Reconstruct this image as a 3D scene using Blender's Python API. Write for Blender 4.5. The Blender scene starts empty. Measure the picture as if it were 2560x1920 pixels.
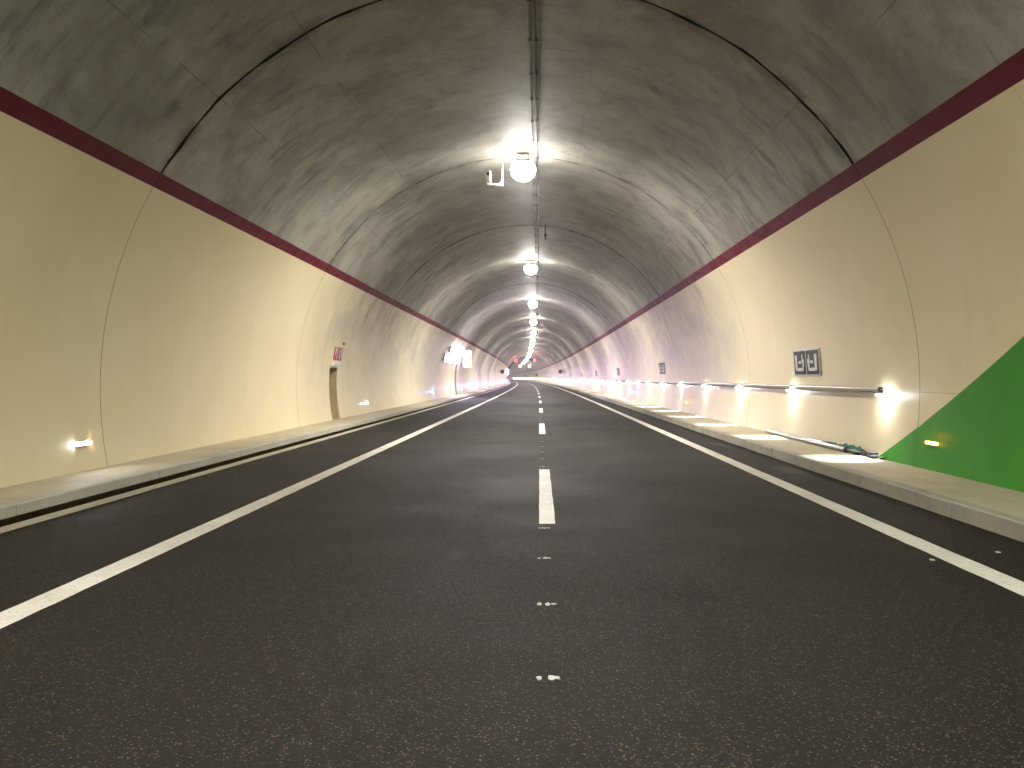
import bpy, math, random
from mathutils import Vector, Matrix
random.seed(7)
S = bpy.context.scene
COL = S.collection
rad = math.radians

# ------------------------------------------------------------------ camera, world, exposure
CAM_Z = 1.40
cd = bpy.data.cameras.new('camera')
cd.sensor_width = 36.0
cd.lens = 27.42
cd.shift_x = -68 / 2560
cd.shift_y = -15 / 2560
cd.clip_start = 0.05
cd.clip_end = 3000
cam = bpy.data.objects.new('camera', cd)
cam.location = (0, 0, CAM_Z)
cam.rotation_euler = (rad(90), 0, 0)
COL.objects.link(cam)
S.camera = cam

w = bpy.data.worlds.new('World')
S.world = w
w.use_nodes = True
w.node_tree.nodes['Background'].inputs[0].default_value = (0.02, 0.025, 0.04, 1)
w.node_tree.nodes['Background'].inputs[1].default_value = 0.05

S.view_settings.view_transform = 'Standard'
S.view_settings.look = 'None'
S.view_settings.gamma = 1
S.view_settings.exposure = 0.60
S.view_settings.use_curve_mapping = False
cy = S.cycles
cy.use_denoising = True
cy.use_adaptive_sampling = True
cy.adaptive_threshold = 0.05
cy.max_bounces = 5
cy.diffuse_bounces = 3
cy.glossy_bounces = 2
cy.transmission_bounces = 2
cy.volume_bounces = 0
cy.sample_clamp_indirect = 4.0
cy.caustics_reflective = False
cy.caustics_refractive = False

P_CROWN = 590.0      # crown lamp, watts
L_BOWL = 62.0
P_RAIL = 300.0
HAZE = 0.0006

# ------------------------------------------------------------------ the tube's own line
R = 5.76             # radius of the lining
CX = -0.41           # axis beside the camera
CZ = 1.25            # axis height
RING0, RING = 10.96, 8.84
K0, K1 = -5, 72
WALK_Z = 0.165

def off(y):
    return 0.0 if y < 33 else (y - 33.0) ** 2 / 11080.0
def heading(y):
    return 0.0 if y < 33 else math.atan((y - 33.0) / 5540.0)
def cx(y):
    return CX - off(y)
def ang(z):
    return math.acos(max(-1, min(1, (z - CZ) / R)))
def wall_x(side, y, z, dr=0.0):
    return cx(y) + side * math.sqrt(max(0, (R + dr) ** 2 - (z - CZ) ** 2))
def frame(side, y, z, out=0.0):
    """matrix on the wall: x to the viewer's right, y up the wall, z out of it"""
    a = ang(z) * side
    n = Vector((-math.sin(a), 0, -math.cos(a)))
    h = heading(y)
    t = Vector((-math.sin(h), math.cos(h), 0)) * (-side)
    n = (n - t * n.dot(t)).normalized()
    u = n.cross(t)
    p = Vector((wall_x(side, y, z), y, z)) + n * out
    m = Matrix((t, u, n)).transposed().to_4x4()
    m.translation = p
    return m
def road_frame(x, y, z):
    return Matrix.Translation((x - off(y), y, z)) @ Matrix.Rotation(heading(y), 4, 'Z')

# ------------------------------------------------------------------ materials
def nt(name):
    m = bpy.data.materials.new(name)
    m.use_nodes = True
    return m, m.node_tree, m.node_tree.nodes['Principled BSDF']
def simple(name, col, rough=0.5, metal=0.0, noise=0.12, scale=6.0, bump=0.0):
    m, t, b = nt(name)
    N, L = t.nodes, t.links
    tc = N.new('ShaderNodeTexCoord')
    n = N.new('ShaderNodeTexNoise'); n.inputs['Scale'].default_value = scale; n.inputs['Detail'].default_value = 5
    L.new(tc.outputs['Object'], n.inputs['Vector'])
    mr = N.new('ShaderNodeMapRange'); mr.inputs['From Min'].default_value = 0.3; mr.inputs['From Max'].default_value = 0.7
    mr.inputs['To Min'].default_value = 1 - noise; mr.inputs['To Max'].default_value = 1 + noise
    L.new(n.outputs['Fac'], mr.inputs['Value'])
    v = N.new('ShaderNodeVectorMath'); v.operation = 'SCALE'; v.inputs[0].default_value = col
    L.new(mr.outputs['Result'], v.inputs['Scale'])
    L.new(v.outputs['Vector'], b.inputs['Base Color'])
    b.inputs['Roughness'].default_value = rough
    b.inputs['Metallic'].default_value = metal
    if bump:
        bp = N.new('ShaderNodeBump'); bp.inputs['Strength'].default_value = bump; bp.inputs['Distance'].default_value = 0.01
        L.new(n.outputs['Fac'], bp.inputs['Height']); L.new(bp.outputs['Normal'], b.inputs['Normal'])
    return m
def glow(name, col, strength):
    m = bpy.data.materials.new(name); m.use_nodes = True
    t = m.node_tree; t.nodes.clear()
    o = t.nodes.new('ShaderNodeOutputMaterial'); e = t.nodes.new('ShaderNodeEmission')
    e.inputs[0].default_value = (*col, 1); e.inputs[1].default_value = strength
    t.links.new(e.outputs[0], o.inputs[0])
    return m

class G:
    """small node helper"""
    def __init__(s, t): s.t, s.N, s.L = t, t.nodes, t.links
    def math(s, op, a, b=None, clamp=False):
        n = s.N.new('ShaderNodeMath'); n.operation = op; n.use_clamp = clamp
        for i, v in enumerate((a, b)):
            if v is None: continue
            if isinstance(v, (int, float)): n.inputs[i].default_value = v
            else: s.L.new(v, n.inputs[i])
        return n.outputs[0]
    def noise(s, vec, scale, detail=4, rough=0.55, dist=0.0):
        n = s.N.new('ShaderNodeTexNoise'); n.inputs['Scale'].default_value = scale
        n.inputs['Detail'].default_value = detail; n.inputs['Roughness'].default_value = rough
        n.inputs['Distortion'].default_value = dist
        s.L.new(vec, n.inputs['Vector']); return n.outputs['Fac']
    def mapr(s, v, a, b, c, d):
        n = s.N.new('ShaderNodeMapRange'); n.interpolation_type = 'SMOOTHSTEP'
        for k, x in zip(('From Min', 'From Max', 'To Min', 'To Max'), (a, b, c, d)): n.inputs[k].default_value = x
        s.L.new(v, n.inputs['Value']); return n.outputs['Result']
    def scale(s, vec, sx, sy, sz=1, loc=(0, 0, 0)):
        n = s.N.new('ShaderNodeMapping'); n.inputs['Scale'].default_value = (sx, sy, sz); n.inputs['Location'].default_value = loc
        s.L.new(vec, n.inputs['Vector']); return n.outputs[0]
    def mix(s, f, a, b):
        n = s.N.new('ShaderNodeMix'); n.data_type = 'RGBA'
        for i, v in ((0, f), (6, a), (7, b)):
            if isinstance(v, (int, float)): n.inputs[i].default_value = v
            elif isinstance(v, tuple): n.inputs[i].default_value = (*v, 1)
            else: s.L.new(v, n.inputs[i])
        return n.outputs[2]
    def bump(s, h, strength, dist, bsdf):
        n = s.N.new('ShaderNodeBump'); n.inputs['Strength'].default_value = strength; n.inputs['Distance'].default_value = dist
        s.L.new(h, n.inputs['Height']); s.L.new(n.outputs[0], bsdf.inputs['Normal'])
    def line(s, v, pos, half):
        d = s.math('ABSOLUTE', s.math('SUBTRACT', v, pos))
        return s.mapr(d, half * 0.5, half, 1.0, 0.0)

def mat_vault():
    m, t, b = nt('vault_concrete'); g = G(t)
    uv = t.nodes.new('ShaderNodeUVMap').outputs[0]
    sep = t.nodes.new('ShaderNodeSeparateXYZ'); t.links.new(uv, sep.inputs[0])
    U, V = sep.outputs[0], sep.outputs[1]
    big = g.noise(uv, 0.45, 5, 0.6, 0.3)
    mid = g.noise(g.scale(uv, 1.3, 1.1), 1.0, 8, 0.7, 0.5)
    streak = g.noise(g.scale(uv, 2.3, 0.62), 1.0, 8, 0.68, 0.25)
    streak2 = g.noise(g.scale(uv, 8.0, 2.2, loc=(3, 7, 0)), 1.0, 6, 0.7)
    blot = g.noise(g.scale(uv, 0.28, 0.5, loc=(11, 2, 0)), 1.0, 3, 0.5, 0.6)
    absv = g.math('ABSOLUTE', V)
    haunch = g.math('MULTIPLY', g.mapr(absv, 2.2, 4.2, 0.25, 1.0), 1.0)
    base = g.mix(g.mapr(big, 0.3, 0.7, 0, 1), (0.26, 0.244, 0.200), (0.42, 0.402, 0.355))
    base = g.mix(g.mapr(mid, 0.44, 0.70, 0, 0.55), base, (0.135, 0.127, 0.108))
    k = g.math('MULTIPLY', g.mapr(streak, 0.47, 0.66, 0, 1), g.mapr(blot, 0.42, 0.6, 0, 1))
    k = g.math('MULTIPLY', k, haunch)
    base = g.mix(g.math('MULTIPLY', k, 0.70), base, (0.085, 0.085, 0.088))
    base = g.mix(g.math('MULTIPLY', g.mapr(streak2, 0.5, 0.7, 0, 1), 0.12), base, (0.42, 0.41, 0.385))
    grain = g.noise(g.scale(uv, 26, 22), 1.0, 4, .75)
    base = g.mix(g.mapr(grain, .45, .75, 0, .32), base, (0.14, 0.132, 0.112))
    base = g.mix(g.mapr(g.noise(uv, 4.5, 8, .75, .4), .50, .72, 0, .35), base, (0.15, 0.142, 0.12))
    # formwork seams
    lm = None
    brk = g.mapr(g.noise(g.scale(uv, 0.5, 3.0), 1.0, 2), 0.46, 0.54, 0.0, 1.0)
    for a, wd, st in ((-45, .010, .5), (-30, .010, .6), (13.5, .009, .4), (45.3, .010, .6), (29, .007, .15), (-14, .007, .15)):
        l = g.math('MULTIPLY', g.line(V, R * rad(a), wd), st)
        lm = l if lm is None else g.math('MAXIMUM', lm, l)
    fr = g.math('MODULO', g.math('SUBTRACT', U, RING0 - 10 * RING), RING)
    for p, st in ((2.24, .65), (5.35, .5), (7.1, .25)):
        l = g.math('MULTIPLY', g.line(fr, p, 0.014), st)
        lm = g.math('MAXIMUM', lm, l)
    lm = g.math('MULTIPLY', lm, brk)
    # patchy darker line beside every ring joint
    ed = g.math('MINIMUM', fr, g.math('SUBTRACT', RING, fr))
    edge = g.math('MULTIPLY', g.mapr(ed, 0.03, 0.30, 1, 0), g.mapr(g.noise(g.scale(uv, 2.0, 1.4), 1.0, 5, .7), 0.42, 0.62, 0, .65))
    base = g.mix(g.math('MAXIMUM', lm, edge), base, (0.07, 0.065, 0.055))
    # a few round spots
    vo = t.nodes.new('ShaderNodeTexVoronoi'); vo.inputs['Scale'].default_value = 0.42
    t.links.new(uv, vo.inputs['Vector'])
    sp = g.mapr(g.math('ADD', vo.outputs['Distance'], g.math('MULTIPLY', g.noise(uv, 9, 3), 0.10)), 0.075, 0.13, 0.6, 0)
    base = g.mix(sp, base, (0.10, 0.10, 0.10))
    t.links.new(base, b.inputs['Base Color'])
    b.inputs['Roughness'].default_value = 0.60
    b.inputs['Specular IOR Level'].default_value = 0.28
    h = g.math('SUBTRACT', g.math('MULTIPLY', g.noise(uv, 14, 6, .7), 0.5), lm)
    g.bump(g.math('ADD', h, g.math('MULTIPLY', big, 1.5)), 0.35, 0.012, b)
    return m
def mat_paint(name, c1, c2, rough=0.34, seams=True):
    m, t, b = nt(name); g = G(t)
    uv = t.nodes.new('ShaderNodeUVMap').outputs[0]
    sep = t.nodes.new('ShaderNodeSeparateXYZ'); t.links.new(uv, sep.inputs[0])
    U, V = sep.outputs[0], sep.outputs[1]
    n1 = g.noise(uv, 0.5, 5, .6, .3)
    n2 = g.noise(g.scale(uv, 2.8, 0.4), 1.0, 5, .6, .2)
    base = g.mix(g.mapr(n1, .3, .7, 0, 1), c1, c2)
    dk = tuple(x * .62 for x in c1)
    msk = g.math('MULTIPLY', g.mapr(n2, .5, .72, 0, .10), g.mapr(g.noise(g.scale(uv, .13, .3), 1.0, 2), .45, .6, 0, 1))
    if not seams: msk = 0.0
    base = g.mix(msk, base, dk)
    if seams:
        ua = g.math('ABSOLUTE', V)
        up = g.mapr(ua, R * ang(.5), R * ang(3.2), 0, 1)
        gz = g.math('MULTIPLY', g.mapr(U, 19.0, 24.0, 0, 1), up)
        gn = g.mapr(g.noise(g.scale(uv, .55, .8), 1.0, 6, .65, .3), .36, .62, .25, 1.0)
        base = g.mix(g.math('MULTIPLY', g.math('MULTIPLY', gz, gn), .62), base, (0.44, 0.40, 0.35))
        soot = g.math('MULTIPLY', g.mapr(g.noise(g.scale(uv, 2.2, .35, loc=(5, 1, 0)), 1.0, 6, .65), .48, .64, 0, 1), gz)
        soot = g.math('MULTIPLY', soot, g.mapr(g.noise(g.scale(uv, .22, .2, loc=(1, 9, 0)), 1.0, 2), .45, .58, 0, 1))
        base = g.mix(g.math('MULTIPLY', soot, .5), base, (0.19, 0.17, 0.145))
    if seams:
        fr = g.math('MODULO', g.math('SUBTRACT', U, RING0 - 10 * RING), RING)
        lm = g.math('MULTIPLY', g.line(fr, 5.35, 0.008), .35)
        base = g.mix(lm, base, tuple(x * .4 for x in c1))
        lv = g.math('MULTIPLY', g.line(V, R * ang(1.20), 0.008), g.mapr(g.noise(g.scale(uv, 1.5, .1), 1.0, 2), .35, .5, .2, .6))
        base = g.mix(lv, base, tuple(x * .4 for x in c1))
        # rubbed dirt low on the wall
        low = g.mapr(V, R * ang(0.5), R * ang(0.12), 0, 1)
        base = g.mix(g.math('MULTIPLY', low, g.mapr(g.noise(g.scale(uv, 1.2, 3), 1.0, 5), .45, .7, 0, .35)), base, dk)
    t.links.new(base, b.inputs['Base Color'])
    rg = g.mapr(g.noise(uv, 3.0, 5), .3, .7, rough - .06, rough + .12)
    t.links.new(rg, b.inputs['Roughness'])
    b.inputs['Specular IOR Level'].default_value = .5 if seams else .14
    g.bump(g.math('ADD', g.noise(uv, 11, 5, .65), g.math('MULTIPLY', g.noise(uv, 1.1, 3), 2.0)), 0.16, 0.005, b)
    return m
def mat_asphalt():
    m, t, b = nt('asphalt'); g = G(t)
    o = t.nodes.new('ShaderNodeTexCoord').outputs['Object']
    sep = t.nodes.new('ShaderNodeSeparateXYZ'); t.links.new(o, sep.inputs[0])
    X = sep.outputs[0]
    vo = t.nodes.new('ShaderNodeTexVoronoi'); vo.inputs['Scale'].default_value = 150
    t.links.new(o, vo.inputs['Vector'])
    vs = t.nodes.new('ShaderNodeSeparateColor'); t.links.new(vo.outputs['Color'], vs.inputs[0])
    agg = vs.outputs[0]
    n1 = g.noise(o, 0.55, 5, .6, .4)
    n2 = g.noise(g.scale(o, 3.2, .22), 1.0, 4, .6)
    base = g.mix(g.mapr(n1, .3, .7, 0, 1), (0.0080, 0.0068, 0.0056), (0.0110, 0.0094, 0.0078))
    base = g.mix(g.mapr(n2, .4, .7, 0, .3), base, (0.0075, 0.0065, 0.0055))
    wt = g.math('ABSOLUTE', g.math('SUBTRACT', g.math('ABSOLUTE', g.math('SUBTRACT', g.math('ABSOLUTE', g.math('SUBTRACT', X, .08)), 1.55)), .78))
    base = g.mix(g.math('MULTIPLY', g.mapr(wt, .12, .42, .28, 0), g.mapr(n2, .3, .6, .3, 1)), base, (0.0045, 0.004, 0.0035))
    base = g.mix(g.mapr(g.noise(o, .9, 7, .7, .8), .60, .70, 0, .25), base, (0.020, 0.018, 0.0155))
    base = g.mix(g.mapr(agg, .70, 1.0, 0, .42), base, (0.034, 0.029, 0.023))
    base = g.mix(g.mapr(vs.outputs[1], .93, .97, 0, .5), base, (0.22, 0.16, 0.12))
    base = g.mix(g.mapr(g.noise(o, 60, 3, .7), .3, .55, .5, 0), base, (0.010, 0.009, 0.009))
    sm = g.math('MULTIPLY', g.line(g.math('ADD', X, g.math('MULTIPLY', g.noise(o, 2.5, 3), .03)), 0.085, 0.014), g.mapr(g.noise(o, 1.7, 3), .40, .6, .0, .35))
    base = g.mix(sm, base, (0.010, 0.009, 0.008))
    t.links.new(base, b.inputs['Base Color'])
    t.links.new(g.mapr(n1, .3, .7, .70, .80), b.inputs['Roughness'])
    b.inputs['Specular IOR Level'].default_value = 0.21
    g.bump(g.math('ADD', agg, g.math('MULTIPLY', g.noise(o, 140, 3), 1.2)), 0.42, 0.004, b)
    return m
def mat_concrete(name, c1, c2, rough=.75, fine=18.0, lines=None):
    m, t, b = nt(name); g = G(t)
    o = t.nodes.new('ShaderNodeNewGeometry').outputs['Position']
    base = g.mix(g.mapr(g.noise(o, 1.1, 6, .65, .4), .3, .7, 0, 1), c1, c2)
    base = g.mix(g.mapr(g.noise(o, fine, 5, .7), .5, .75, 0, .35), base, tuple(x * .5 for x in c1))
    base = g.mix(g.mapr(g.noise(g.scale(o, 2.5, .5), 1.0, 5, .7, .8), .55, .7, 0, .3), base, tuple(x * .55 for x in c1))
    t.links.new(base, b.inputs['Base Color'])
    b.inputs['Roughness'].default_value = rough
    g.bump(g.noise(o, fine * 2, 5, .7), .3, .004, b)
    return m
def mat_marking():
    m, t, b = nt('road_paint'); g = G(t)
    o = t.nodes.new('ShaderNodeNewGeometry').outputs['Position']
    base = g.mix(g.mapr(g.noise(o, 1.5, 5), .3, .7, 0, 1), (0.66, 0.63, 0.56), (0.78, 0.75, 0.68))
    base = g.mix(g.mapr(g.noise(o, 60, 6, .8), .52, .66, 0, .8), base, (0.16, 0.15, 0.13))
    base = g.mix(g.mapr(g.noise(o, 5, 7, .75), .52, .70, 0, .45), base, (0.3, 0.28, 0.25))
    t.links.new(base, b.inputs['Base Color']); b.inputs['Roughness'].default_value = .55
    g.bump(g.noise(o, 110, 3), .3, .002, b)
    return m

M = dict(
    vault=mat_vault(),
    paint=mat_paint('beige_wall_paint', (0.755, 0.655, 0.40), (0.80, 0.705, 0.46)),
    band=mat_paint('maroon_paint', (0.105, 0.003, 0.013), (0.135, 0.006, 0.020), .45, seams=False),
    green=mat_paint('green_paint', (0.044, 0.265, 0.014), (0.052, 0.300, 0.020), .36, seams=False),
    asphalt=mat_asphalt(),
    line=mat_marking(),
    dab=simple('worn_marking_dab', (0.42, 0.40, 0.38), .7, noise=.3, scale=40),
    walk=mat_concrete('pavement_concrete', (0.44, 0.385, 0.27), (0.54, 0.48, 0.35)),
    kerb=mat_concrete('kerb_concrete', (0.31, 0.285, 0.225), (0.42, 0.39, 0.32), .8, 30),
    kerb_pale=mat_concrete('pale_kerb_concrete', (0.42, 0.40, 0.33), (0.50, 0.48, 0.41), .7, 30),
    gutter=mat_concrete('gutter_concrete', (0.40, 0.37, 0.28), (0.50, 0.46, 0.37), .7, 40),
    mortar=simple('mortar', (0.46, 0.44, 0.38), .9),
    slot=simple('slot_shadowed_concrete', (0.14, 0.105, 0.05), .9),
    rock=simple('dark_unlined_rock', (0.022, 0.02, 0.018), .9, noise=.4, scale=1.5),
    seal=simple('dark_joint_seal', (0.022, 0.018, 0.013), .9),
    seal_tan=simple('tan_joint_seal', (0.27, 0.21, 0.11), .9),
    steel=simple('brushed_steel', (0.50, 0.49, 0.46), .28, 1.0, scale=20),
    galv=simple('galvanised_steel', (0.36, 0.36, 0.35), .5, .7, scale=20),
    housing=simple('grey_housing', (0.30, 0.30, 0.29), .45, .2),
    white=simple('white_enamel', (0.80, 0.79, 0.76), .4),
    offwhite=simple('sign_white', (0.62, 0.62, 0.60), .45),
    black=simple('black_rubber', (0.018, 0.018, 0.020), .55),
    cable=simple('cable_black', (0.028, 0.026, 0.026), .5),
    conduit=simple('grey_conduit', (0.12, 0.115, 0.11), .5),
    signdark=simple('dark_sign_face', (0.020, 0.026, 0.024), .5),
    signframe=simple('sign_frame', (0.55, 0.57, 0.58), .35, .4),
    red=simple('sign_red', (0.36, 0.015, 0.018), .35),
    strap=simple('green_strap', (0.012, 0.12, 0.09), .7, noise=.35, scale=30),
    lamp=glow('crown_lamp_light', (1.0, 0.965, 0.90), L_BOWL),
    led=glow('rail_led_light', (0.95, 0.96, 1.0), 230),
    guide_white=glow('guide_white_light', (0.90, 0.93, 1.0), 230),
    guide_lilac=glow('guide_lilac_light', (0.80, 0.66, 1.0), 700),  # lilac tint and high strength imitate violet lens flare
    guide_orange=glow('guide_orange_light', (1.0, 0.42, 0.04), 22),
    guide_blue=glow('guide_blue_light', (0.28, 0.52, 1.0), 30),
    sign_wash_light=glow('sign_and_wash_glow', (0.84, 0.74, 1.0), 18),  # box signs and added wash panel, tinted violet to imitate lens flare
    strip=glow('wash_strip_glow', (0.74, 0.64, 1.0), 60),  # added glow for the wall wash, tinted violet like lens flare
    redx=glow('red_cross_light', (1.0, 0.26, 0.17), 9),
    beacon=glow('red_beacon_light', (1.0, 0.04, 0.07), 5),
)

# ------------------------------------------------------------------ mesh helpers
class MB:
    def __init__(s): s.v, s.f = [], []
    def add(s, vs, fs):
        o = len(s.v); s.v += [tuple(p) for p in vs]; s.f += [tuple(i + o for i in f) for f in fs]; return s
    def box(s, a, b, bev=0.0):
        x0, y0, z0 = a; x1, y1, z1 = b
        if not bev:
            return s.add([(x0,y0,z0),(x1,y0,z0),(x1,y1,z0),(x0,y1,z0),(x0,y0,z1),(x1,y0,z1),(x1,y1,z1),(x0,y1,z1)],
                         [(0,3,2,1),(4,5,6,7),(0,1,5,4),(1,2,6,5),(2,3,7,6),(3,0,4,7)])
        c = bev
        pts = lambda z, i: [(x0+i,y0+c+i*0,z),(x0+c,y0+i,z),(x1-c,y0+i,z),(x1-i,y0+c,z),(x1-i,y1-c,z),(x1-c,y1-i,z),(x0+c,y1-i,z),(x0+i,y1-c,z)]
        k = min(c * .5, abs(z1 - z0) * .3)
        L = [pts(z0, k), pts(z0 + k, 0), pts(z1 - k, 0), pts(z1, k)]
        vs = [p for l in L for p in l]; fs = [tuple(reversed(range(8))), tuple(range(24, 32))]
        for r in range(3):
            for i in range(8):
                j = (i + 1) % 8; fs.append((r*8+i, r*8+j, r*8+8+j, r*8+8+i))
        return s.add(vs, fs)
    def tube(s, pts, r, n=10, cap=True):
        pts = [Vector(p) for p in pts]; rings = []
        for i, p in enumerate(pts):
            d = (pts[min(i+1, len(pts)-1)] - pts[max(i-1, 0)]).normalized()
            ref = Vector((0, 0, 1)) if abs(d.z) < .9 else Vector((1, 0, 0))
            a = d.cross(ref).normalized(); b2 = a.cross(d)
            rr = r[i] if isinstance(r, (list, tuple)) else r
            rings.append([p + (a * math.cos(2*math.pi*k/n) + b2 * math.sin(2*math.pi*k/n)) * rr for k in range(n)])
        vs = [q for rg in rings for q in rg]; fs = []
        for i in range(len(rings) - 1):
            for k in range(n):
                j = (k + 1) % n; fs.append((i*n+k, i*n+n+k, i*n+n+j, i*n+j))
        if cap: fs += [tuple(range(n)), tuple(reversed(range((len(rings)-1)*n, len(rings)*n)))]
        return s.add(vs, fs)
    def lathe(s, prof, n=20, c=(0, 0)):
        vs, fs = [], []
        for (r, z) in prof:
            for k in range(n):
                a = 2*math.pi*k/n; vs.append((c[0] + r*math.cos(a), c[1] + r*math.sin(a), z))
        for i in range(len(prof)-1):
            for k in range(n):
                j = (k+1) % n; fs.append((i*n+k, i*n+j, i*n+n+j, i*n+n+k))
        fs += [tuple(reversed(range(n))), tuple(range((len(prof)-1)*n, len(prof)*n))]
        return s.add(vs, fs)
    def poly(s, pts, z0, z1):
        n = len(pts)
        vs = [(x, y, z0) for x, y in pts] + [(x, y, z1) for x, y in pts]
        fs = [tuple(reversed(range(n))), tuple(range(n, 2*n))] + [(i, (i+1) % n, n+(i+1) % n, n+i) for i in range(n)]
        return s.add(vs, fs)
    def mesh(s, name, mat, smooth=False):
        me = bpy.data.meshes.new(name); me.from_pydata(s.v, [], s.f); me.materials.append(mat)
        if smooth:
            me.polygons.foreach_set('use_smooth', [True] * len(me.polygons))
            me.set_sharp_from_angle(angle=rad(40))
        me.update(); return me
    def obj(s, name, mat, parent=None, smooth=False, mw=None):
        return link(name, s.mesh(name, mat, smooth), parent, mw)
def link(name, data, parent=None, mw=None):
    o = bpy.data.objects.new(name, data); COL.objects.link(o)
    if mw is not None: o.matrix_local = mw
    if parent is not None: o.parent = parent
    return o
def thing(name, label, cat, mw=None, group=None, kind=None):
    o = link(name, None, None, mw); o.empty_display_size = .1
    return tag(o, label, cat, group, kind)
def tag(o, label, cat=None, group=None, kind=None):
    if label: o['label'] = label
    if cat: o['category'] = cat
    if group: o['group'] = group
    if kind: o['kind'] = kind
    return o
def dup(root, mw, label=None):
    r = root.copy(); COL.objects.link(r); r.matrix_local = mw
    if label: r['label'] = label
    for ch in list(root.children):
        c = ch.copy(); COL.objects.link(c); c.parent = r
        for q in list(ch.children):
            d = q.copy(); COL.objects.link(d); d.parent = c
    return r
def light(name, kind, power, col, parent, mw, **kw):
    ld = bpy.data.lights.new(name, kind); ld.energy = power; ld.color = col
    for k, v in kw.items(): setattr(ld, k, v)
    return link(name, ld, parent, mw)

# ------------------------------------------------------------------ shell of the tube
def shell(name, parent, mat, angs, rows, holes=(), r_add=0.0, seal=None):
    fm = []
    """angs: angles from the crown (radians, + is right); rows: (y, outward offset, function of angle or None)"""
    vs, fs, ns, uv = [], [], [], []
    na = len(angs)
    for (y, dr, fy) in rows:
        for a in angs:
            yy = y + (fy(a) if fy else 0.0)
            rr = R + dr + r_add
            vs.append((cx(yy) + rr * math.sin(a), yy, CZ + rr * math.cos(a)))
            ns.append((-math.sin(a), 0, -math.cos(a)))
            uv.append((yy, R * a))
    for i in range(len(rows) - 1):
        for j in range(na - 1):
            ym = .5 * (rows[i][0] + rows[i+1][0]); am = .5 * (angs[j] + angs[j+1])
            zm = CZ + R * math.cos(am)
            if any(h[0] < ym < h[1] and h[2] < zm < h[3] for h in holes): continue
            fs.append((i*na+j, i*na+j+1, i*na+na+j+1, i*na+na+j)); fm.append(1 if max(rows[i][1], rows[i+1][1]) > .001 else 0)
    me = bpy.data.meshes.new(name); me.from_pydata(vs, [], fs); me.materials.append(mat)
    if seal is not None:
        me.materials.append(seal)
        me.polygons.foreach_set('material_index', fm)
    ul = me.uv_layers.new(name='UVMap')
    ul.data.foreach_set('uv', [c for l in me.loops for c in uv[l.vertex_index]])
    me.polygons.foreach_set('use_smooth', [True] * len(me.polygons))
    me.update()
    # face inwards
    p = me.polygons[0]
    if p.normal.dot(Vector(ns[p.vertices[0]])) < 0: me.flip_normals()
    me.normals_split_custom_set_from_vertices(ns)
    return link(name, me, parent)

A_L0, A_L1 = rad(-58.3), rad(-60.5)
A_R0, A_R1 = rad(56.8), rad(59.2)
A_BASE = rad(103.6)
def lin(a, b, n): return [a + (b - a) * i / n for i in range(n + 1)]
NICHE = (22.9, 23.75, -1, 1.70)
DOORWAY = (57.2, 58.6, -1, 3.25)
DOORWAY2 = (183.2, 184.6, -1, 3.25)
vault = thing('tunnel_vault', 'grey stained concrete vault arching over both lanes, cast in rings', 'vault', kind='structure')
wall_l = thing('tunnel_wall_left', 'beige painted curved wall with maroon stripe and emergency niche', 'wall', kind='structure')
wall_r = thing('tunnel_wall_right', 'beige painted curved wall with maroon stripe and green painted corner', 'wall', kind='structure')
CAV0, CAV1 = 22, 26
def bay_add(a): return .01 + 1.55 * max(0.0, math.cos(a + rad(60)))
def bay(y0, y1):
    A = lin(rad(-80), rad(30), 32); vs = []; fs = []
    for y in (y0, y1):
        for a in A: vs.append((cx(y) + (R + bay_add(a)) * math.sin(a), y, CZ + (R + bay_add(a)) * math.cos(a)))
    for i in range(32): fs.append((i, i + 1, i + 34, i + 33))
    MB().add(vs, fs).obj('vault_segment', M['rock'], vault)
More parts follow.
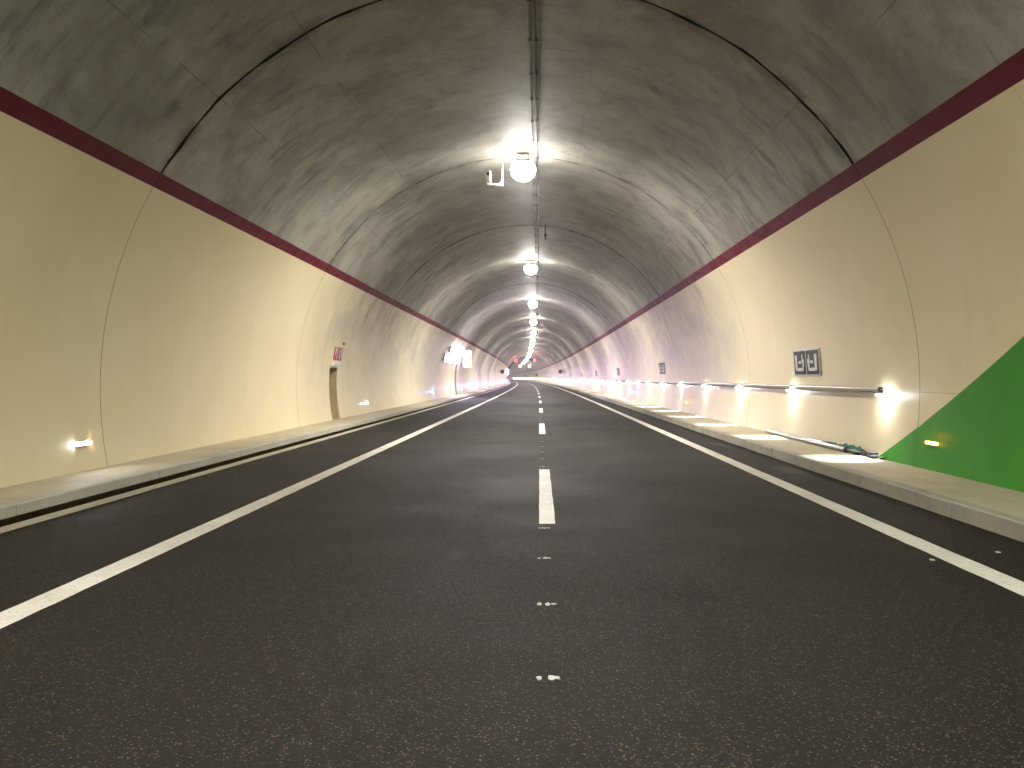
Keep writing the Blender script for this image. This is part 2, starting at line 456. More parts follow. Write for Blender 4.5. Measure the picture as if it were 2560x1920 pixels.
for k in range(K0, K1):
    y0, y1 = RING0 + k * RING, RING0 + (k + 1) * RING
    cav = CAV0 <= k < CAV1
    rnd = random.Random(k * 17 + 3)
    step = rnd.uniform(-.006, .010)
    ph = [rnd.uniform(0, 6.28) for _ in range(8)]
    near = k < 6
    gw = rnd.uniform(.022, .030) if k != 0 else .025
    if k == -1: gw = .03
    def jag(a, p=ph, amp=(.010 if near else 0)):
        return amp * (.35 * math.sin(a * 131 + p[3]) + .25 * math.sin(a * 47 + p[4]) + math.sin(a * 23 + p[0]) * .5 + math.sin(a * 61 + p[1]) * .35 + abs(math.sin(a * 9 + p[2])) ** 14 * 3.2)
    ng = .007
    def rows_for(g_, fj0=None, fj1=None, d=.045):
        ys = [(y0, d, None), (y0 + g_ * .9, d, fj0), (y0 + g_, 0, fj0)]
        inner = [y0 + (y1 - y0) * q for q in (.25, .5, .75)]
        return ys, inner, [(y1 - g_, 0, fj1), (y1 - g_ * .9, d, fj1), (y1, d, None)]
    nv = 180 if near else 30
    if not cav:
        s0, inn, s1 = rows_for(gw, jag, (lambda a: -jag(a + 1.7)))
        shell('vault_segment', vault, M['vault'], lin(A_L0, A_R0, nv), s0 + [(q, 0, None) for q in inn] + s1, r_add=step, seal=M['seal'])
    else:
        bay(y0, y1)
        shell('vault_segment', vault, M['vault'], lin(rad(30), A_R0, 14), [(y0, 0, None), (y1, 0, None)])
    s0, inn, s1 = rows_for(ng, d=.02)
    for side, par, a0, a1 in ((-1, wall_l, A_L0, A_L1), (1, wall_r, A_R0, A_R1)):
        if not cav or side > 0:
            shell('painted_stripe', par, M['band'], lin(a0, a1, 2), s0 + [(q, 0, None) for q in inn] + s1, seal=M['seal'])
        holes, extra, za = [], [], []
        if side < 0:
            for H in (NICHE, DOORWAY, DOORWAY2):
                if y0 < H[0] < y1: holes.append(H); extra += [H[0], H[1]]; za.append(-ang(H[3]))
        angs = lin(a1 if (not cav or side > 0) else side * rad(80), side * A_BASE, 14 if near else 9)
        if za: angs = sorted(set(angs + za), reverse=True)
        rws = s0 + [(q, 0, None) for q in sorted(inn + extra)] + s1
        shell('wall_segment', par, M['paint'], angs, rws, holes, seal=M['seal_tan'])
# shoulder faces that close the taller unlined bay at both ends
for ye in (RING0 + CAV0 * RING, RING0 + CAV1 * RING):
    vs, fs = [], []
    A = lin(rad(-80), rad(30), 40)
    for a in A:
        for r_ in (R, R + bay_add(a) + .01): vs.append((cx(ye) + r_ * math.sin(a), ye, CZ + r_ * math.cos(a)))
    for i in range(len(A) - 1): fs.append((2*i, 2*i+1, 2*i+3, 2*i+2))
    MB().add(vs, fs).obj('bay_end_face', M['rock'], vault)
yy = [RING0 + k * RING for k in range(CAV0, CAV1 + 1)]; a = rad(-80); vs = []
for y in yy:
    for r_ in (R, R + bay_add(a)): vs.append((cx(y) + r_ * math.sin(a), y, CZ + r_ * math.cos(a)))
MB().add(vs, [(2*i, 2*i+1, 2*i+3, 2*i+2) for i in range(len(yy) - 1)]).obj('bay_ledge', M['rock'], vault)
# green painted corner, split at the ring joints
for k in range(-3, 1):
    y0, y1 = RING0 + k * RING + .008, RING0 + (k + 1) * RING - .008
    zt = CZ + R * math.cos(A_R1) - .01
    rowsz = lin(.12, zt, 28); vs, fs, ns, uv = [], [], [], []
    for z in rowsz:
        yb = 12.1 - (z - .165) / .478
        hi = max(y0, min(y1, yb)); a = ang(z)
        for y in (y0, hi):
            vs.append((CX + (R - .004) * math.sin(a), y, CZ + (R - .004) * math.cos(a))); ns.append((-math.sin(a), 0, -math.cos(a))); uv.append((y, R * a))
    n = len(rowsz)
    for i in range(n - 1):
        if vs[2*i+1][1] - vs[2*i][1] < 1e-5 and vs[2*i+3][1] - vs[2*i+2][1] < 1e-5: continue
        fs.append((2*i, 2*i+1, 2*i+3, 2*i+2))
    me = bpy.data.meshes.new('green_paint'); me.from_pydata(vs, [], fs); me.materials.append(M['green'])
    ul = me.uv_layers.new(name='UVMap'); ul.data.foreach_set('uv', [c for l in me.loops for c in uv[l.vertex_index]])
    me.polygons.foreach_set('use_smooth', [True] * len(me.polygons)); me.update()
    if me.polygons[0].normal.x > 0: me.flip_normals()
    me.normals_split_custom_set_from_vertices(ns)
    link('green_paint', me, wall_r)['label'] = 'green painted corner of the beige wall'

# ------------------------------------------------------------------ ground, road, pavements
YA, YB = RING0 + K0 * RING, RING0 + K1 * RING
def strip_rows(a, b):
    ys = [a]
    y = a
    while y < b - .01:
        y = min(b, y + (6.0 if y < 33 else 4.0)); ys.append(y)
    return ys
def sheet(name, mat, xl, xr, z, a, b, parent=None, jit=0.0, side_l=0.0, side_r=0.0):
    ys = strip_rows(a, b)
    if jit:
        ys = []; y = a
        while y < min(b, 26): ys.append(y); y += .16
        ys += strip_rows(y, b) if b > y else [b]
    vs, fs = [], []
    for y in ys:
        j1, j2 = (random.uniform(-jit, jit), random.uniform(-jit, jit)) if jit and y < 26 else (0, 0)
        vs += [(xl - off(y) + j1, y, z), (xr - off(y) + j2, y, z)]
    for i in range(len(ys) - 1): fs.append((2*i, 2*i+1, 2*i+3, 2*i+2))
    n = len(vs)
    for side, dz in ((0, side_l), (1, side_r)):
        if dz:
            o = len(vs)
            for y in ys: 
                x = xl if side == 0 else xr
                vs += [(x - off(y), y, z), (x - off(y), y, z - dz)]
            for i in range(len(ys) - 1):
                q = (o+2*i, o+2*i+1, o+2*i+3, o+2*i+2)
                fs.append(q if side else tuple(reversed(q)))
    return MB().add(vs, fs).obj(name, mat, parent)
ground = sheet('ground', M['rock'], -9, 9, -.30, YA, YB); tag(ground, 'dark ground under the roadway', kind='structure')
XK_R, XK_L, XG = 4.12, -5.13, -4.84
road = sheet('road', M['asphalt'], XG, XK_R + .03, 0.0, YA, YB); tag(road, 'dark asphalt carriageway of two lanes', kind='structure')
sheet('edge_line', M['line'], -3.21, -3.00, .004, YA, 560, road, .004)
sheet('edge_line', M['line'], 3.10, 3.315, .004, YA, 560, road, .004)
dm = MB(); n = 18
vs = []
for i in range(n + 1):
    y = 4.45 * i / n
    vs += [(-.078 + random.uniform(-.003, .003), y, .004), (.078 + random.uniform(-.003, .003), y, .004)]
dm.add(vs, [(2*i, 2*i+1, 2*i+3, 2*i+2) for i in range(n)])
dme = dm.mesh('lane_dash', M['line'])
DASH_Y = [7.47 + 12.0 * i for i in range(-2, 40)]
for y in DASH_Y: link('lane_dash', dme, road, road_frame(.078, y, 0))
# pre-marking dabs of white paint along the middle
spots = [3.63, 4.82, 6.05, 7.26] + [12.3 + 1.2 * i for i in range(6)] + [24.7 + 1.2 * i for i in range(5)]
for i, y in enumerate(spots):
    for (ox, ww, hh) in ((-.030, .034, .060), (.016, .044, .066), (.046, .038, .040)):
        if i > 3: ww *= .6; hh *= .8
        pts = []
        zt_ = .0045 + .0006 * ((-.030, .016, .046).index(ox))
        for q in range(9):
            a = 2 * math.pi * q / 9; rr = random.uniform(.45, 1.15)
            pts.append((ox + ww / 2 * math.cos(a) * rr, hh / 2 * math.sin(a) * rr))
        MB().poly(pts, .001, zt_).obj('paint_dab', M['dab'], road, mw=road_frame(.035 + random.uniform(-.008, .008), y, 0))
for (x, y) in ((3.02, 6.0), (3.68, 6.26)):
    MB().poly([(-.018, -.02), (.012, -.026), (.024, .0), (.01, .022), (-.012, .018)], .001, .005).obj('paint_dab', M['line'], road, mw=road_frame(x, y, 0))

# right pavement and its kerb
KD = .14
walk_r = sheet('pavement', M['walk'], XK_R + KD, 5.32, WALK_Z - .003, YA, YB); tag(walk_r, 'narrow concrete pavement below the handrail', kind='structure')
walk_l = sheet('pavement', M['walk'], -6.15, XK_L - .16, WALK_Z - .003, YA, YB); tag(walk_l, 'narrow tan concrete pavement with a slot drain kerb', kind='structure')
kerb_r = thing('kerb', 'low grey kerb of short stones along the handrail pavement', 'kerb', kind='structure')
kerb_l = thing('kerb', 'pale slot drain kerb of long stones along the niche wall', 'kerb', kind='structure')
def kerb_mesh(name, mat, ln, xr, xb, zb, zt, ch):
    # section drawn across x, swept along y, face towards the road at xr
    s = 1 if xb > xr else -1
    sec = [(xr, zb), (xr + s*.006, zt - ch), (xr + s * (ch + .006), zt), (xb, zt), (xb, zb)]
    vs = [(x, y, z) for y in (0.0, ln * .5, ln) for x, z in sec]; m_ = len(sec); fs = []
    for r_ in range(2):
        for i in range(m_):
            j = (i + 1) % m_; q = (r_*m_+i, r_*m_+j, r_*m_+m_+j, r_*m_+m_+i); fs.append(q if s > 0 else tuple(reversed(q)))
    fs += [tuple(range(m_)), tuple(reversed(range(2*m_, 3*m_)))]
    return MB().add(vs, fs).mesh(name, mat)
kms = [kerb_mesh('kerb_stone', M['kerb'], .738, 0, KD - .002, -.05, WALK_Z + d, .018) for d in (0, .002, -.002, .001)]
y = 7.05 - .75 * 9
i = 0
while y < 29:
    link('kerb_stone', kms[(i * 7) % 4], kerb_r, road_frame(XK_R + random.uniform(-.002, .003), y + .006, 0)); y += .75; i += 1
yk = y
sheet('kerb_run', M['kerb'], XK_R, XK_R + KD, WALK_Z, yk, YB, kerb_r, side_l=.2)['kind'] = 'stuff'
sheet('kerb_run', M['kerb'], XK_R, XK_R + KD, WALK_Z, YA, 7.05 - .75 * 9, kerb_r, side_l=.2)['kind'] = 'stuff'
sheet('mortar_bed', M['mortar'], XK_R + .016, XK_R + KD - .01, WALK_Z - .006, 7.05 - .75 * 9, 29, kerb_r, side_l=.2)
lms = kerb_mesh('kerb_stone', M['kerb_pale'], 2.858, 0, -.155, .05, WALK_Z, .012)
y = 7.66 - 2.87 * 3
while y < 56:
    link('kerb_stone', lms, kerb_l, road_frame(XK_L, y + .006, 0)); y += 2.87
yk = y
sheet('kerb_run', M['kerb_pale'], XK_L - .158, XK_L, WALK_Z, yk, YB, kerb_l, side_r=.115)['kind'] = 'stuff'
sheet('kerb_run', M['kerb_pale'], XK_L - .158, XK_L, WALK_Z, YA, 7.66 - 2.87 * 3, kerb_l, side_r=.115)['kind'] = 'stuff'
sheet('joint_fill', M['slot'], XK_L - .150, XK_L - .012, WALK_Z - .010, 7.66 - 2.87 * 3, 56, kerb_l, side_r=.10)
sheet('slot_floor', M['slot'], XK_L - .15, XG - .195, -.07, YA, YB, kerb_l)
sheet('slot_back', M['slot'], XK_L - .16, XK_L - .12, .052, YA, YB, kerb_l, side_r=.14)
sheet('gutter', M['gutter'], XG - .20, XG, .004, YA, YB, kerb_l, side_l=.09)['label'] = 'pale narrow gutter strip beside the drain slot'

# ------------------------------------------------------------------ crown lamps
LAMP_DZ = 5.25
def make_lamp():
    t = thing('ceiling_lamp', 'nearest lit crown lamp, glaring beside the camera bracket', 'lamp', Matrix(), 'lamps hanging in a row from the tunnel crown')
    MB().tube([(-.13, 0, .36), (-.13, 0, .14)], .012, 8).tube([(.13, 0, .36), (.13, 0, .14)], .012, 8).box((-.2, -.05, .335), (.2, .05, .352)).obj('bracket', M['galv'], t)
    MB().lathe([(.232, .101), (.225, .12), (.18, .16), (.10, .19)], 28).box((-.16, -.10, .15), (.16, .10, .20), .02).obj('housing', M['white'], t, smooth=True)
    MB().lathe([(.05, -.33), (.15, -.31), (.235, -.25), (.295, -.16), (.315, -.06), (.295, .03), (.235, .10)], 24).obj('lamp_bowl', M['lamp'], t, smooth=True)
    light('lamp_light', 'AREA', P_CROWN, (1.0, .955, .88), t, Matrix.Translation((0, 0, -.345)), shape='DISK', size=.34, spread=rad(180))
    return t
lamp0 = make_lamp()
LY = [19.45 + 17.66 * i for i in range(-3, 35)]
ords = ['first', 'second', 'third', 'fourth', 'fifth', 'sixth', 'seventh', 'eighth', 'ninth', 'tenth', 'eleventh', 'twelfth', 'thirteenth', 'fourteenth', 'fifteenth', 'sixteenth', 'seventeenth', 'eighteenth', 'nineteenth', 'twentieth']
words = {1: 'second lit crown lamp from the front, beyond the pendant camera', 2: 'third lit crown lamp from the front, a bright disc under the cables',
         3: 'fourth lit crown lamp from the front, small bright disc', 4: 'fifth lit crown lamp from the front, small bright dot',
         -1: 'lit crown lamp almost straight overhead, above the frame', -2: 'first lit crown lamp behind the viewer', -3: 'second lit crown lamp behind the viewer'}
for i, y in enumerate(LY):
    idx = i - 3
    m_ = road_frame(CX + .01, y, CAM_Z + LAMP_DZ)
    if idx == 0: lamp0.matrix_local = m_; continue
    if idx == -1:
        q = dup(lamp0, m_, words[-1])
        for ch in q.children:
            if ch.type == 'LIGHT': ch.data = ch.data.copy(); ch.data.energy = P_CROWN * .85
            if ch.name.startswith('lamp_bowl'): ch.data = ch.data.copy(); ch.data.materials[0] = glow('weak_crown_lamp_light', (1.0, .955, .86), L_BOWL * .40)
        continue
    if idx <= 15:
        dup(lamp0, m_, words.get(idx) or ords[idx] + ' lit crown lamp from the front, in the bending row')
    elif idx == 16:
        flat = thing('flush_lamp', 'flat crown lamp past the red crosses, first beyond the bending row', 'lamp', m_, 'flat crown lamps past the red crosses')
        MB().box((-.27, -.20, .04), (.27, .20, .15), .04).obj('housing', M['housing'], flat)
        MB().tube([(0, 0, .15), (0, 0, .36)], .012, 8).obj('stem', M['galv'], flat)
        light('lamp_light', 'AREA', P_CROWN * .6, (1.0, .9, .8), flat, Matrix.Translation((0, 0, .03)), shape='DISK', size=.3)
    else:
        nf = idx - 16
        dup(flat, m_, ords[nf] + ' flat crown lamp beyond the red crosses, deep in the bend')

# ------------------------------------------------------------------ cables along the crown
def crown_z(x): return CZ + math.sqrt(R * R - (x - CX) ** 2)
for (x, r_, mt, lb, seed) in ((-.150, .016, 'conduit', 'left grey cable of the pair running along the crown', 1), (-.055, .019, 'cable', 'right black knotted cable of the pair running along the crown', 2)):
    rr = random.Random(seed); pts = []; y = YA
    while y < 520:
        pts.append((x - off(y) + rr.uniform(-.008, .008), y, crown_z(x) - .075 + rr.uniform(-.012, .006))); y += (.9 if y < 60 else 6)
    t = thing('ceiling_cable', lb, 'cable')
    MB().tube(pts, r_, 7, False).obj('cable_run', M[mt], t, smooth=True)
    cm = MB().box((-.028, -.018, -.028), (.028, .018, .028), .006).box((-.008, -.008, .028), (.008, .008, .085)).mesh('cable_clip', M[mt])
    for q in range(34):
        yy = 6 + q * 1.35 + rr.uniform(-.1, .1)
        link('cable_clip', cm, t, road_frame(x, yy, crown_z(x) - .077))

# ------------------------------------------------------------------ hanging devices
t = thing('camera_bracket', 'white U-shaped bracket with camera on a rod, left of the nearest crown lamp', 'camera',
          Matrix.Translation((-.92, 19.55, crown_z(-.92))))
U_ = .22
MB().tube([(0, 0, 0), (0, 0, -.16), (0, 0, -.62 + U_)], .013, 8).lathe([(.05, -.012), (.05, .0)], 14).obj('drop_rod', M['galv'], t)
MB().poly([(-.015, -.60 + U_), (.02, -.58 + U_), (.02, -1.0 + U_), (-.38, -.965 + U_), (-.38, -.935 + U_), (-.09, -.945 + U_), (-.03, -.88 + U_)], -.06, .06).obj('bracket', M['white'], t, mw=Matrix.Rotation(rad(90), 4, 'X'))
cb = MB().box((-.41, -.20, -.92 + U_), (-.285, .22, -.66 + U_), .02).obj('camera_body', M['white'], t)
MB().box((-.415, -.26, -.66 + U_), (-.28, .26, -.645 + U_)).obj('sun_shield', M['housing'], cb)
MB().lathe([(.045, 0), (.045, .02)], 14).obj('camera_lens', M['black'], cb, mw=Matrix.Translation((-.348, -.20, -.74 + U_)) @ Matrix.Rotation(rad(90), 4, 'X'))
def pendant(y, lb):
    x = .22
    z = CZ + math.sqrt(R*R - (x - CX)**2)
    t = thing('pendant_camera', lb, 'camera', road_frame(x, y, z), 'small cameras hanging on rods from the crown')
    MB().tube([(0, 0, .01), (0, 0, -.33)], .030, 10).box((-.07, -.05, -.02), (.07, .05, -.002)).obj('hanger', M['housing'], t)
    MB().lathe([(.01, -.43), (.045, -.415), (.052, -.38), (.045, -.345), (.01, -.33)], 16).obj('camera_dome', M['black'], t, smooth=True)
    MB().lathe([(.035, -.56), (.038, -.55), (.038, -.435), (.02, -.425)], 14).obj('camera_base', M['housing'], t, smooth=True)
    return t
p0 = pendant(28.4, 'dark-domed pendant camera hanging between first and second crown lamps')
dup(p0, road_frame(.22, 90, crown_z(.22)), 'pendant camera right of the sixth crown lamp')
dup(p0, road_frame(.22, 142, crown_z(.22)), 'pendant camera far along, right of the bending lamp row')

# ------------------------------------------------------------------ handrail with lights
RZ = 1.225
RAIL0, RAIL1 = 11.95, 560.0
ROUT = .115
rail = thing('handrail', 'long steel handrail with downlights along the right wall', 'handrail')
def rail_pt(y, out=ROUT, z=RZ):
    return (wall_x(1, y, z) - out, y, z)
segs = [RAIL0] + [RING0 + 1.0 + RING * k * 1.0 for k in range(1, 63)]
for i in range(len(segs) - 1):
    a, b = segs[i], segs[i+1]
    MB().tube([rail_pt(a + .004 if i else a), rail_pt((a+b)/2), rail_pt(b - .004)], .036, 14).obj('rail_tube', M['steel'], rail, smooth=True)
MB().tube([rail_pt(RAIL0 - .02), rail_pt(RAIL0 + .03)], .041, 14).obj('end_cap', M['black'], rail)
MB().tube([rail_pt(RAIL0 - .30, ROUT + .0), rail_pt(RAIL0 - .02, ROUT + .0)], .012, 8).obj('cable_tail', M['black'], rail)
# under-rail channel that carries the wiring
pts = [rail_pt(y, ROUT - .02, RZ - .05) for y in segs]
MB().tube(pts, .020, 8).obj('wire_channel', M['galv'], rail)
M['led_far'] = glow('far_rail_led_light', (.88, .84, 1.0), 260)  # far rail lamps tinted lilac to imitate the lens tint
bm_ = MB().tube([(0, 0, 0), (0, 0, ROUT - .03)], .011, 8).lathe([(.035, 0), (.035, .008)], 12).mesh('wall_bracket', M['galv'])
y = RAIL0 + .35
while y < 120:
    link('wall_bracket', bm_, rail, frame(1, y, RZ - .02)); y += 2.15
body_m = MB().box((-.06, -.034, -.03), (.06, .034, .012), .01).mesh('rail_lamp', M['galv'])
lens_m = MB().box((-.055, -.034, -.060), (.055, .034, -.031), .010).mesh('lens', M['led'])
lens_f = MB().box((-.075, -.045, -.080), (.075, .045, -.031), .010).mesh('lens', M['led_far'])
ly = 12.0
i = 0
while ly < 556:
    p = rail_pt(ly, ROUT, RZ - .045)
    mw = Matrix.Translation(p) @ Matrix.Rotation(heading(ly), 4, 'Z') @ Matrix.Rotation(rad(90), 4, 'Z')
    b = link('rail_lamp', body_m, rail, mw)
    link('lens', lens_m if ly < 60 else lens_f, b)
    if ly < 330:
        light('rail_light', 'SPOT', P_RAIL, (.95, .96, 1.0) if ly < 50 else (.80, .75, 1.0), b, Matrix.Translation((0, 0, -.062)) @ Matrix.Rotation(rad(28), 4, 'X'),
              spot_size=rad(60), spot_blend=.22, shadow_soft_size=.03)
    ly += 4.3 if i else 4.35
    i += 1

# ------------------------------------------------------------------ guide lights low on both walls
def guide(side, y, mat, lb, extra=None):
    t = thing('guide_light', lb, 'guide light', frame(side, y, .52), 'guide lights low on both walls')
    MB().box((-.17, -.030, 0), (.17, .030, .010), .008).obj('base_plate', M['housing'], t)
    MB().box((-.15, .0215, .010), (.15, .026, .045)).box((-.15, -.026, .010), (.15, -.0215, .045)).obj('hood', M['housing'], t)
    MB().box((-.15, -.020, .011), (.15, .020, .036), .014).obj('lens', M[mat], t)
    for key, c_, e_ in (('blue', (.15, .25, 1.0), 14), ('orange', (1.0, .22, .01), .5), ('lilac', (.60, .32, 1.0), 210)):  # added point lights widen the wall glow; lilac imitates violet lens flare
        if key == 'lilac': e_ = 14 if y < 70 else 110
        if key in mat: light('guide_added_glow', 'POINT', e_, c_, t, Matrix.Translation((0, .15 if key == 'lilac' else .1, .8 if key == 'lilac' else .12)), shadow_soft_size=.03)
    if extra:
        MB().box((.153, -.018, .011), (.185, .018, .032), .008).obj('side_lens', M[extra], t)
    return t
guide(-1, 10.45, 'guide_white', 'white guide light with orange edge, nearest on the niche wall', 'guide_orange')
guide(-1, 27.6, 'guide_white', 'white guide light just beyond the small wall niche')
guide(-1, 45.2, 'guide_blue', 'blue guide light before the bright exit signs')
g1 = guide(-1, 61.8, 'guide_lilac', 'white guide light just beyond the tall lit doorway')
g1b = guide(-1, 79.2, 'guide_lilac', ords[1] + ' white guide light beyond the tall lit doorway')
for q in range(1, 14):
    dup(g1b, frame(-1, 61.8 + 17.4 * (q + 1), .52), ords[q + 1] + ' white guide light beyond the tall lit doorway')
guide(1, 10.5, 'guide_orange', 'orange guide light on the green painted corner')
guide(1, 28.0, 'guide_orange', 'orange guide light under the handrail on beige wall')
guide(1, 45.5, 'guide_blue', 'blue guide light below the distant handrail')

# ------------------------------------------------------------------ niche in the left wall
def recess(name, H, depth, lb, cat, mat, lit=None):
    y0, y1, _, z1 = H; z0 = WALK_Z - .02
    zs = lin(z0, z1, 8)
    mt_ = Matrix.Translation((cx((y0+y1)/2) - R, (y0+y1)/2, WALK_Z))
    t = thing(name, lb, cat, mt_)
    inv = mt_.inverted()
    def ob(nm, vs, fs):
        return MB().add([inv @ Vector(v) for v in vs], fs).obj(nm, mat, t)
    xb = wall_x(-1, y0, 1.2) - depth
    for nm, y, fl in (('jamb', y1, False), ('jamb', y0, True)):
        vs, fs = [], []
        for z in zs: vs += [(wall_x(-1, y, z), y, z), (xb, y, z)]
        for i in range(8):
            q = (2*i, 2*i+1, 2*i+3, 2*i+2); fs.append(q if not fl else tuple(reversed(q)))
        ob(nm, vs, fs)
    ob('back_wall', [(xb, y0, z0), (xb, y1, z0), (xb, y1, z1), (xb, y0, z1)], [(0, 1, 2, 3)])
    ob('lintel', [(xb, y0, z1), (xb, y1, z1), (wall_x(-1, y1, z1), y1, z1), (wall_x(-1, y0, z1), y0, z1)], [(0, 1, 2, 3)])
    ob('floor', [(xb, y0, z0+.015), (xb, y1, z0+.015), (wall_x(-1, y1, z0)+.02, y1, z0+.015), (wall_x(-1, y0, z0)+.02, y0, z0+.015)], [(3, 2, 1, 0)])
    return t
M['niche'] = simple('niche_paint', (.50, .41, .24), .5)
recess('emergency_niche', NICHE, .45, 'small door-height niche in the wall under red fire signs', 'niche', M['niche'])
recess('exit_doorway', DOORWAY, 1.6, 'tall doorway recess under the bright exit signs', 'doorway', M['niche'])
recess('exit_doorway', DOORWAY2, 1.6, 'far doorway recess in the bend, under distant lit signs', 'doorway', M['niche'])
# white plate with lamp above the niche
t = thing('niche_lamp', 'small white lamp box above the wall niche', 'lamp', frame(-1, 23.35, 1.80))
MB().box((-.36, -.06, 0), (.36, .06, .09), .02).obj('lamp_box', M['white'], t)
MB().box((-.30, -.045, .091), (.30, .045, .10), .01).obj('diffuser', M['offwhite'], t)
# red fire signs
t = thing('fire_sign', 'pair of red and white fire equipment pictograms above the wall niche', 'sign', frame(-1, 23.65, 2.13))
for s_, nm in ((-1, 0), (1, 1)):
    x0 = -.46 if s_ < 0 else .02
    pl = MB().box((x0, -.20, 0), (x0 + .44, .20, .012)).obj('sign_plate', M['red'], t)
    if s_ < 0:
        MB().poly([(x0+.09, -.10), (x0+.16, .0), (x0+.22, .06), (x0+.28, .17), (x0+.09, .17)], .012, .016).obj('pictogram', M['offwhite'], pl)
        MB().poly([(x0+.30, -.14), (x0+.36, -.14), (x0+.36, .17), (x0+.33, .17)], .012, .016).obj('pictogram', M['offwhite'], pl)
    else:
        MB().box((x0+.09, -.16, .012), (x0+.16, .10, .016)).box((x0+.28, -.12, .012), (x0+.36, .16, .016)).obj('pictogram', M['offwhite'], pl)
        MB().box((x0+.20, .06, .012), (x0+.24, .14, .016)).obj('pictogram', M['offwhite'], pl)
t = thing('wall_sensor', 'tiny grey sensor box above the red fire signs', 'sensor', frame(-1, 24.05, 2.46))
MB().box((-.07, -.04, 0), (.07, .04, .05), .01).obj('sensor_body', M['housing'], t)
MB().lathe([(.018, .05), (.016, .06)], 10).obj('sensor_eye', M['black'], t)

# ------------------------------------------------------------------ dark double signs on the right wall
def evac_sign(y, z, lb):
    t = thing('evacuation_sign', lb, 'sign', frame(1, y, z, .03), 'dark double-panel signs above the handrail')
    MB().box((-.75, -.265, -.028), (.75, .265, 0), .01).obj('sign_board', M['signframe'], t)
    for s_ in (-1, 1):
        pn = MB().box((-.70 if s_ < 0 else .03, -.235, .0), (-.03 if s_ < 0 else .70, .235, .006)).obj('sign_panel', M['signdark'], t)
        W, Hh = .67, .47
        x0 = -.70 if s_ < 0 else .70
        def P(fx, fy): return (x0 + (fx * W if s_ < 0 else -fx * W), .235 - fy * Hh)
        def pg(pts):
            q = [P(*p) for p in pts]
            ar = sum(q[i][0]*q[(i+1) % len(q)][1] - q[(i+1) % len(q)][0]*q[i][1] for i in range(len(q)))
            if ar < 0: q.reverse()
            MB().poly(q, .006, .010).obj('pictogram', M['offwhite'], pn)
        pg([(.10, .17), (.30, .17), (.30, .84), (.14, .84)])
        pg([(.31, .72), (.86, .72), (.80, .86), (.31, .86)])
        pg([(.40, .46), (.52, .41), (.68, .45), (.62, .54), (.44, .55)])
        pg([(.70, .38), (.80, .30), (.90, .40), (.86, .71), (.74, .71), (.74, .55)])
        pg([(.72, .16), (.80, .16), (.80, .29), (.74, .34)])
    return t
e0 = evac_sign(15.5, 1.71, 'large dark double-panel sign with white pictograms above the handrail, nearest')
lbs = ['second dark wall sign above the handrail, seen edge-on', 'third wall sign above the handrail', 'fourth wall sign above the handrail', 'fifth wall sign above the handrail', 'sixth wall sign above the handrail']
for q, y in enumerate((33.7, 52, 71, 92, 116)):
    dup(e0, frame(1, y, 1.82, .03), lbs[q])

# ------------------------------------------------------------------ round signs facing traffic
def round_sign(side, y, lb, face):
    z = 2.55
    x = wall_x(side, y, z) - side * .42
    t = thing('round_sign', lb, 'traffic sign', Matrix.Translation((x, y, z)) @ Matrix.Rotation(rad(90), 4, 'X'), 'round traffic signs on the walls')
    MB().lathe([(.38, -.012), (.38, .004)], 28).obj('sign_disc', M['signdark'], t)
    if face: MB().lathe([(.20, .005), (.20, .009)], 24).obj('sign_face', M['conduit'], t)
    MB().tube([(0, 0, -.02), (side * .45, 0, -.02)], .02, 8).obj('sign_arm', M['galv'], t)
round_sign(-1, 141, 'dark round traffic sign on the niche wall beside the far glare', False)
round_sign(1, 138, 'dark round traffic sign with grey centre above the far handrail', True)
round_sign(1, 285, 'tiny dark round sign far along the bend, under the red crosses', False)
round_sign(1, 390, 'tiny dark round sign at the farthest visible bend', False)

# ------------------------------------------------------------------ lit exit station on the left wall
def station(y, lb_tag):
    t = thing('wash_glow_strip', 'long added glowing strip for the light wash over the ' + lb_tag + ' doorway', 'light', frame(-1, y - 4.0, 3.30, .02))  # added glowing strip, stands in for light washing the wall
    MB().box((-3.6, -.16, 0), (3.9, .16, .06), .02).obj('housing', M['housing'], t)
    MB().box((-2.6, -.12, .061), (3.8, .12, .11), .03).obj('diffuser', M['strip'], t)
    t = thing('wash_glow_panel', 'long added glowing panel for the light wash beside the ' + lb_tag + ' doorway', 'sign', frame(-1, y - 5.2, 2.72, .03))  # added glowing panel in place of the light wash on the wall
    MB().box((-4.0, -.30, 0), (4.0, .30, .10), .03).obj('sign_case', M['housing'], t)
    MB().box((-3.9, -.26, .101), (3.9, .26, .12), .02).obj('sign_face', M['sign_wash_light'], t)
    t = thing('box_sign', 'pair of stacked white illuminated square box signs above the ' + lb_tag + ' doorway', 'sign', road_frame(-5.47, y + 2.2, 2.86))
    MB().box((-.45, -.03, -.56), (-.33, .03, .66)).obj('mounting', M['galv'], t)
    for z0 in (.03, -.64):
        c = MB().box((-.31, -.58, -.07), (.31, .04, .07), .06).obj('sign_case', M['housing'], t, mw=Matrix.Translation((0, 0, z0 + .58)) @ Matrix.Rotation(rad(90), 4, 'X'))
        MB().box((-.29, -.56, .071), (.29, .02, .085), .06).obj('sign_face', M['sign_wash_light'], c)
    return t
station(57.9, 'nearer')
station(184.0, 'far')

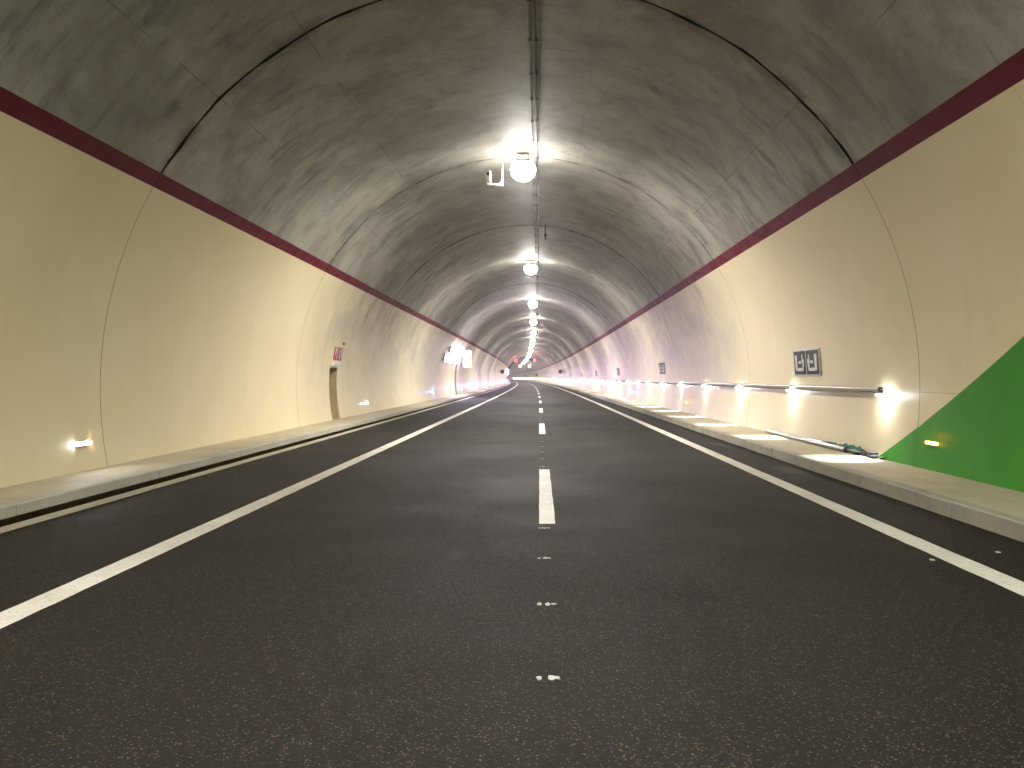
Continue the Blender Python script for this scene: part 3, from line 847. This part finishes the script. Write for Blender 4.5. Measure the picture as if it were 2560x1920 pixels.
# ------------------------------------------------------------------ lane signals and beacons far ahead
def xsignal(x, lb):
    y, z = 271.0, CAM_Z + 4.17
    t = thing('lane_signal', lb, 'lane signal', road_frame(x, y, z), 'red lane signals hanging over the lanes')
    MB().box((-.6, 0, -.6), (.6, .18, .6)).obj('signal_case', M['black'], t)
    a = MB()
    for s_ in (-1, 1):
        d = Vector((1, 0, s_)).normalized(); p_ = Vector((-d.z, 0, d.x)) * .13
        c = [d * .62 + p_, d * .62 - p_, -d * .62 - p_, -d * .62 + p_]
        yy = -.03 - (.004 if s_ > 0 else 0)
        a.add([(q.x, yy, q.z) for q in c] + [(q.x, 0, q.z) for q in c], [(0,1,2,3), (4,7,6,5), (0,4,5,1), (1,5,6,2), (2,6,7,3), (3,7,4,0)])
    a.obj('red_cross', M['redx'], t)
    MB().tube([(0, .09, .6), (0, .09, CZ + R - z)], .03, 8).obj('hanger', M['galv'], t)
xsignal(-1.52, 'red cross lane signal over the left lane')
xsignal(1.72, 'red cross lane signal over the right lane')
def beacon(x, y, z, lb):
    zt = CZ + math.sqrt(R*R - (x - CX)**2)
    t = thing('red_beacon', lb, 'warning light', road_frame(x, y, z), 'red warning lights under the vault')
    MB().lathe([(.10, -.28), (.28, -.22), (.30, .15), (.2, .25)], 16).obj('beacon_lens', M['beacon'], t, smooth=True)
    MB().lathe([(.24, .25), (.24, .34)], 14).tube([(0, 0, .34), (0, 0, max(.4, zt - z))], .03, 8).obj('beacon_mount', M['housing'], t)
    light('beacon_light', 'POINT', 150, (1.0, .25, .08), t, Matrix.Translation((0, -.6, -.2)), shadow_soft_size=.25)
beacon(-3.35, 172, 5.2, 'red warning light on the left side of the far vault')
beacon(.75, 172, 5.35, 'red warning light right of the far lamp row')

# ------------------------------------------------------------------ loose rail tubes on the right pavement
t = thing('loose_rail_tubes', 'bundle of loose steel rail tubes tied with green strap lying along the wall foot', 'tubes', Matrix.Translation((5.14, 12.3, WALK_Z)))
MB().tube([(-.05, .62, .045), (-.035, 3.0, .042), (.0, 5.35, .042)], .040, 14).obj('tube', M['steel'], t, smooth=True)
MB().tube([(.045, .9, .05), (.06, 3.0, .05), (.075, 5.5, .046)], .030, 12).obj('tube', M['steel'], t, smooth=True)
MB().tube([(-.05, .60, .045), (-.05, .66, .045)], .046, 14).obj('tube_collar', M['black'], t)
MB().tube([(.0, -.02, .03), (-.02, .35, .05), (-.04, .64, .05)], [.012, .022, .02], 10).obj('tube_end', M['galv'], t)
rr = random.Random(4); b = MB()
vs, fs = [], []
ns_ = 26
for i in range(ns_):
    f = i / (ns_ - 1); y = .18 + f * 1.75
    ww = .055 + .035 * math.sin(f * 9) ** 2 + rr.uniform(-.012, .012)
    hh = (.075 + rr.uniform(-.01, .035)) * (1.25 if .1 < f < .45 else .85)
    for q in range(9):
        a = math.pi * q / 8; k_ = rr.uniform(.85, 1.15)
        vs.append((.055 + ww * math.cos(a) * k_, y + rr.uniform(-.02, .02), .006 + hh * math.sin(a) * k_))
for i in range(ns_ - 1):
    for q in range(8): fs.append((i*9+q, i*9+q+1, i*9+10+q, i*9+9+q))
b.add(vs, fs).obj('green_wrap', M['strap'], t)
bk = MB()
for (y, x, s_) in ((-.30, .0, .05), (-.12, .05, .06), (.05, .03, .055), (.22, -.02, .05), (-.45, .06, .035)):
    bk.box((x - s_, y - s_ * 1.6, .004), (x + s_, y + s_ * 1.6, .004 + s_ * rr.uniform(.8, 1.5)), .012)
bk.tube([(.0, -.55, .02), (.05, -.3, .05), (.02, 0, .07), (.06, .3, .09)], .012, 7)
bk.obj('black_clamps', M['black'], t)

# ------------------------------------------------------------------ thin haze added for lamp halos
if HAZE > 0:
    hm = bpy.data.materials.new('haze'); hm.use_nodes = True
    tt = hm.node_tree; tt.nodes.clear()
    o_ = tt.nodes.new('ShaderNodeOutputMaterial'); pv = tt.nodes.new('ShaderNodeVolumePrincipled')
    pv.inputs['Color'].default_value = (.85, .86, .9, 1); pv.inputs['Density'].default_value = HAZE
    pv.inputs['Anisotropy'].default_value = .93
    tt.links.new(pv.outputs[0], o_.inputs['Volume'])
    hz = MB().box((-60, YA - 2, -1.3), (20, YB + 5, 9.5)).obj('haze', hm)
    tag(hz, 'thin pale haze added for lamp halos, filling the tunnel', kind='stuff')
    hz.visible_shadow = True
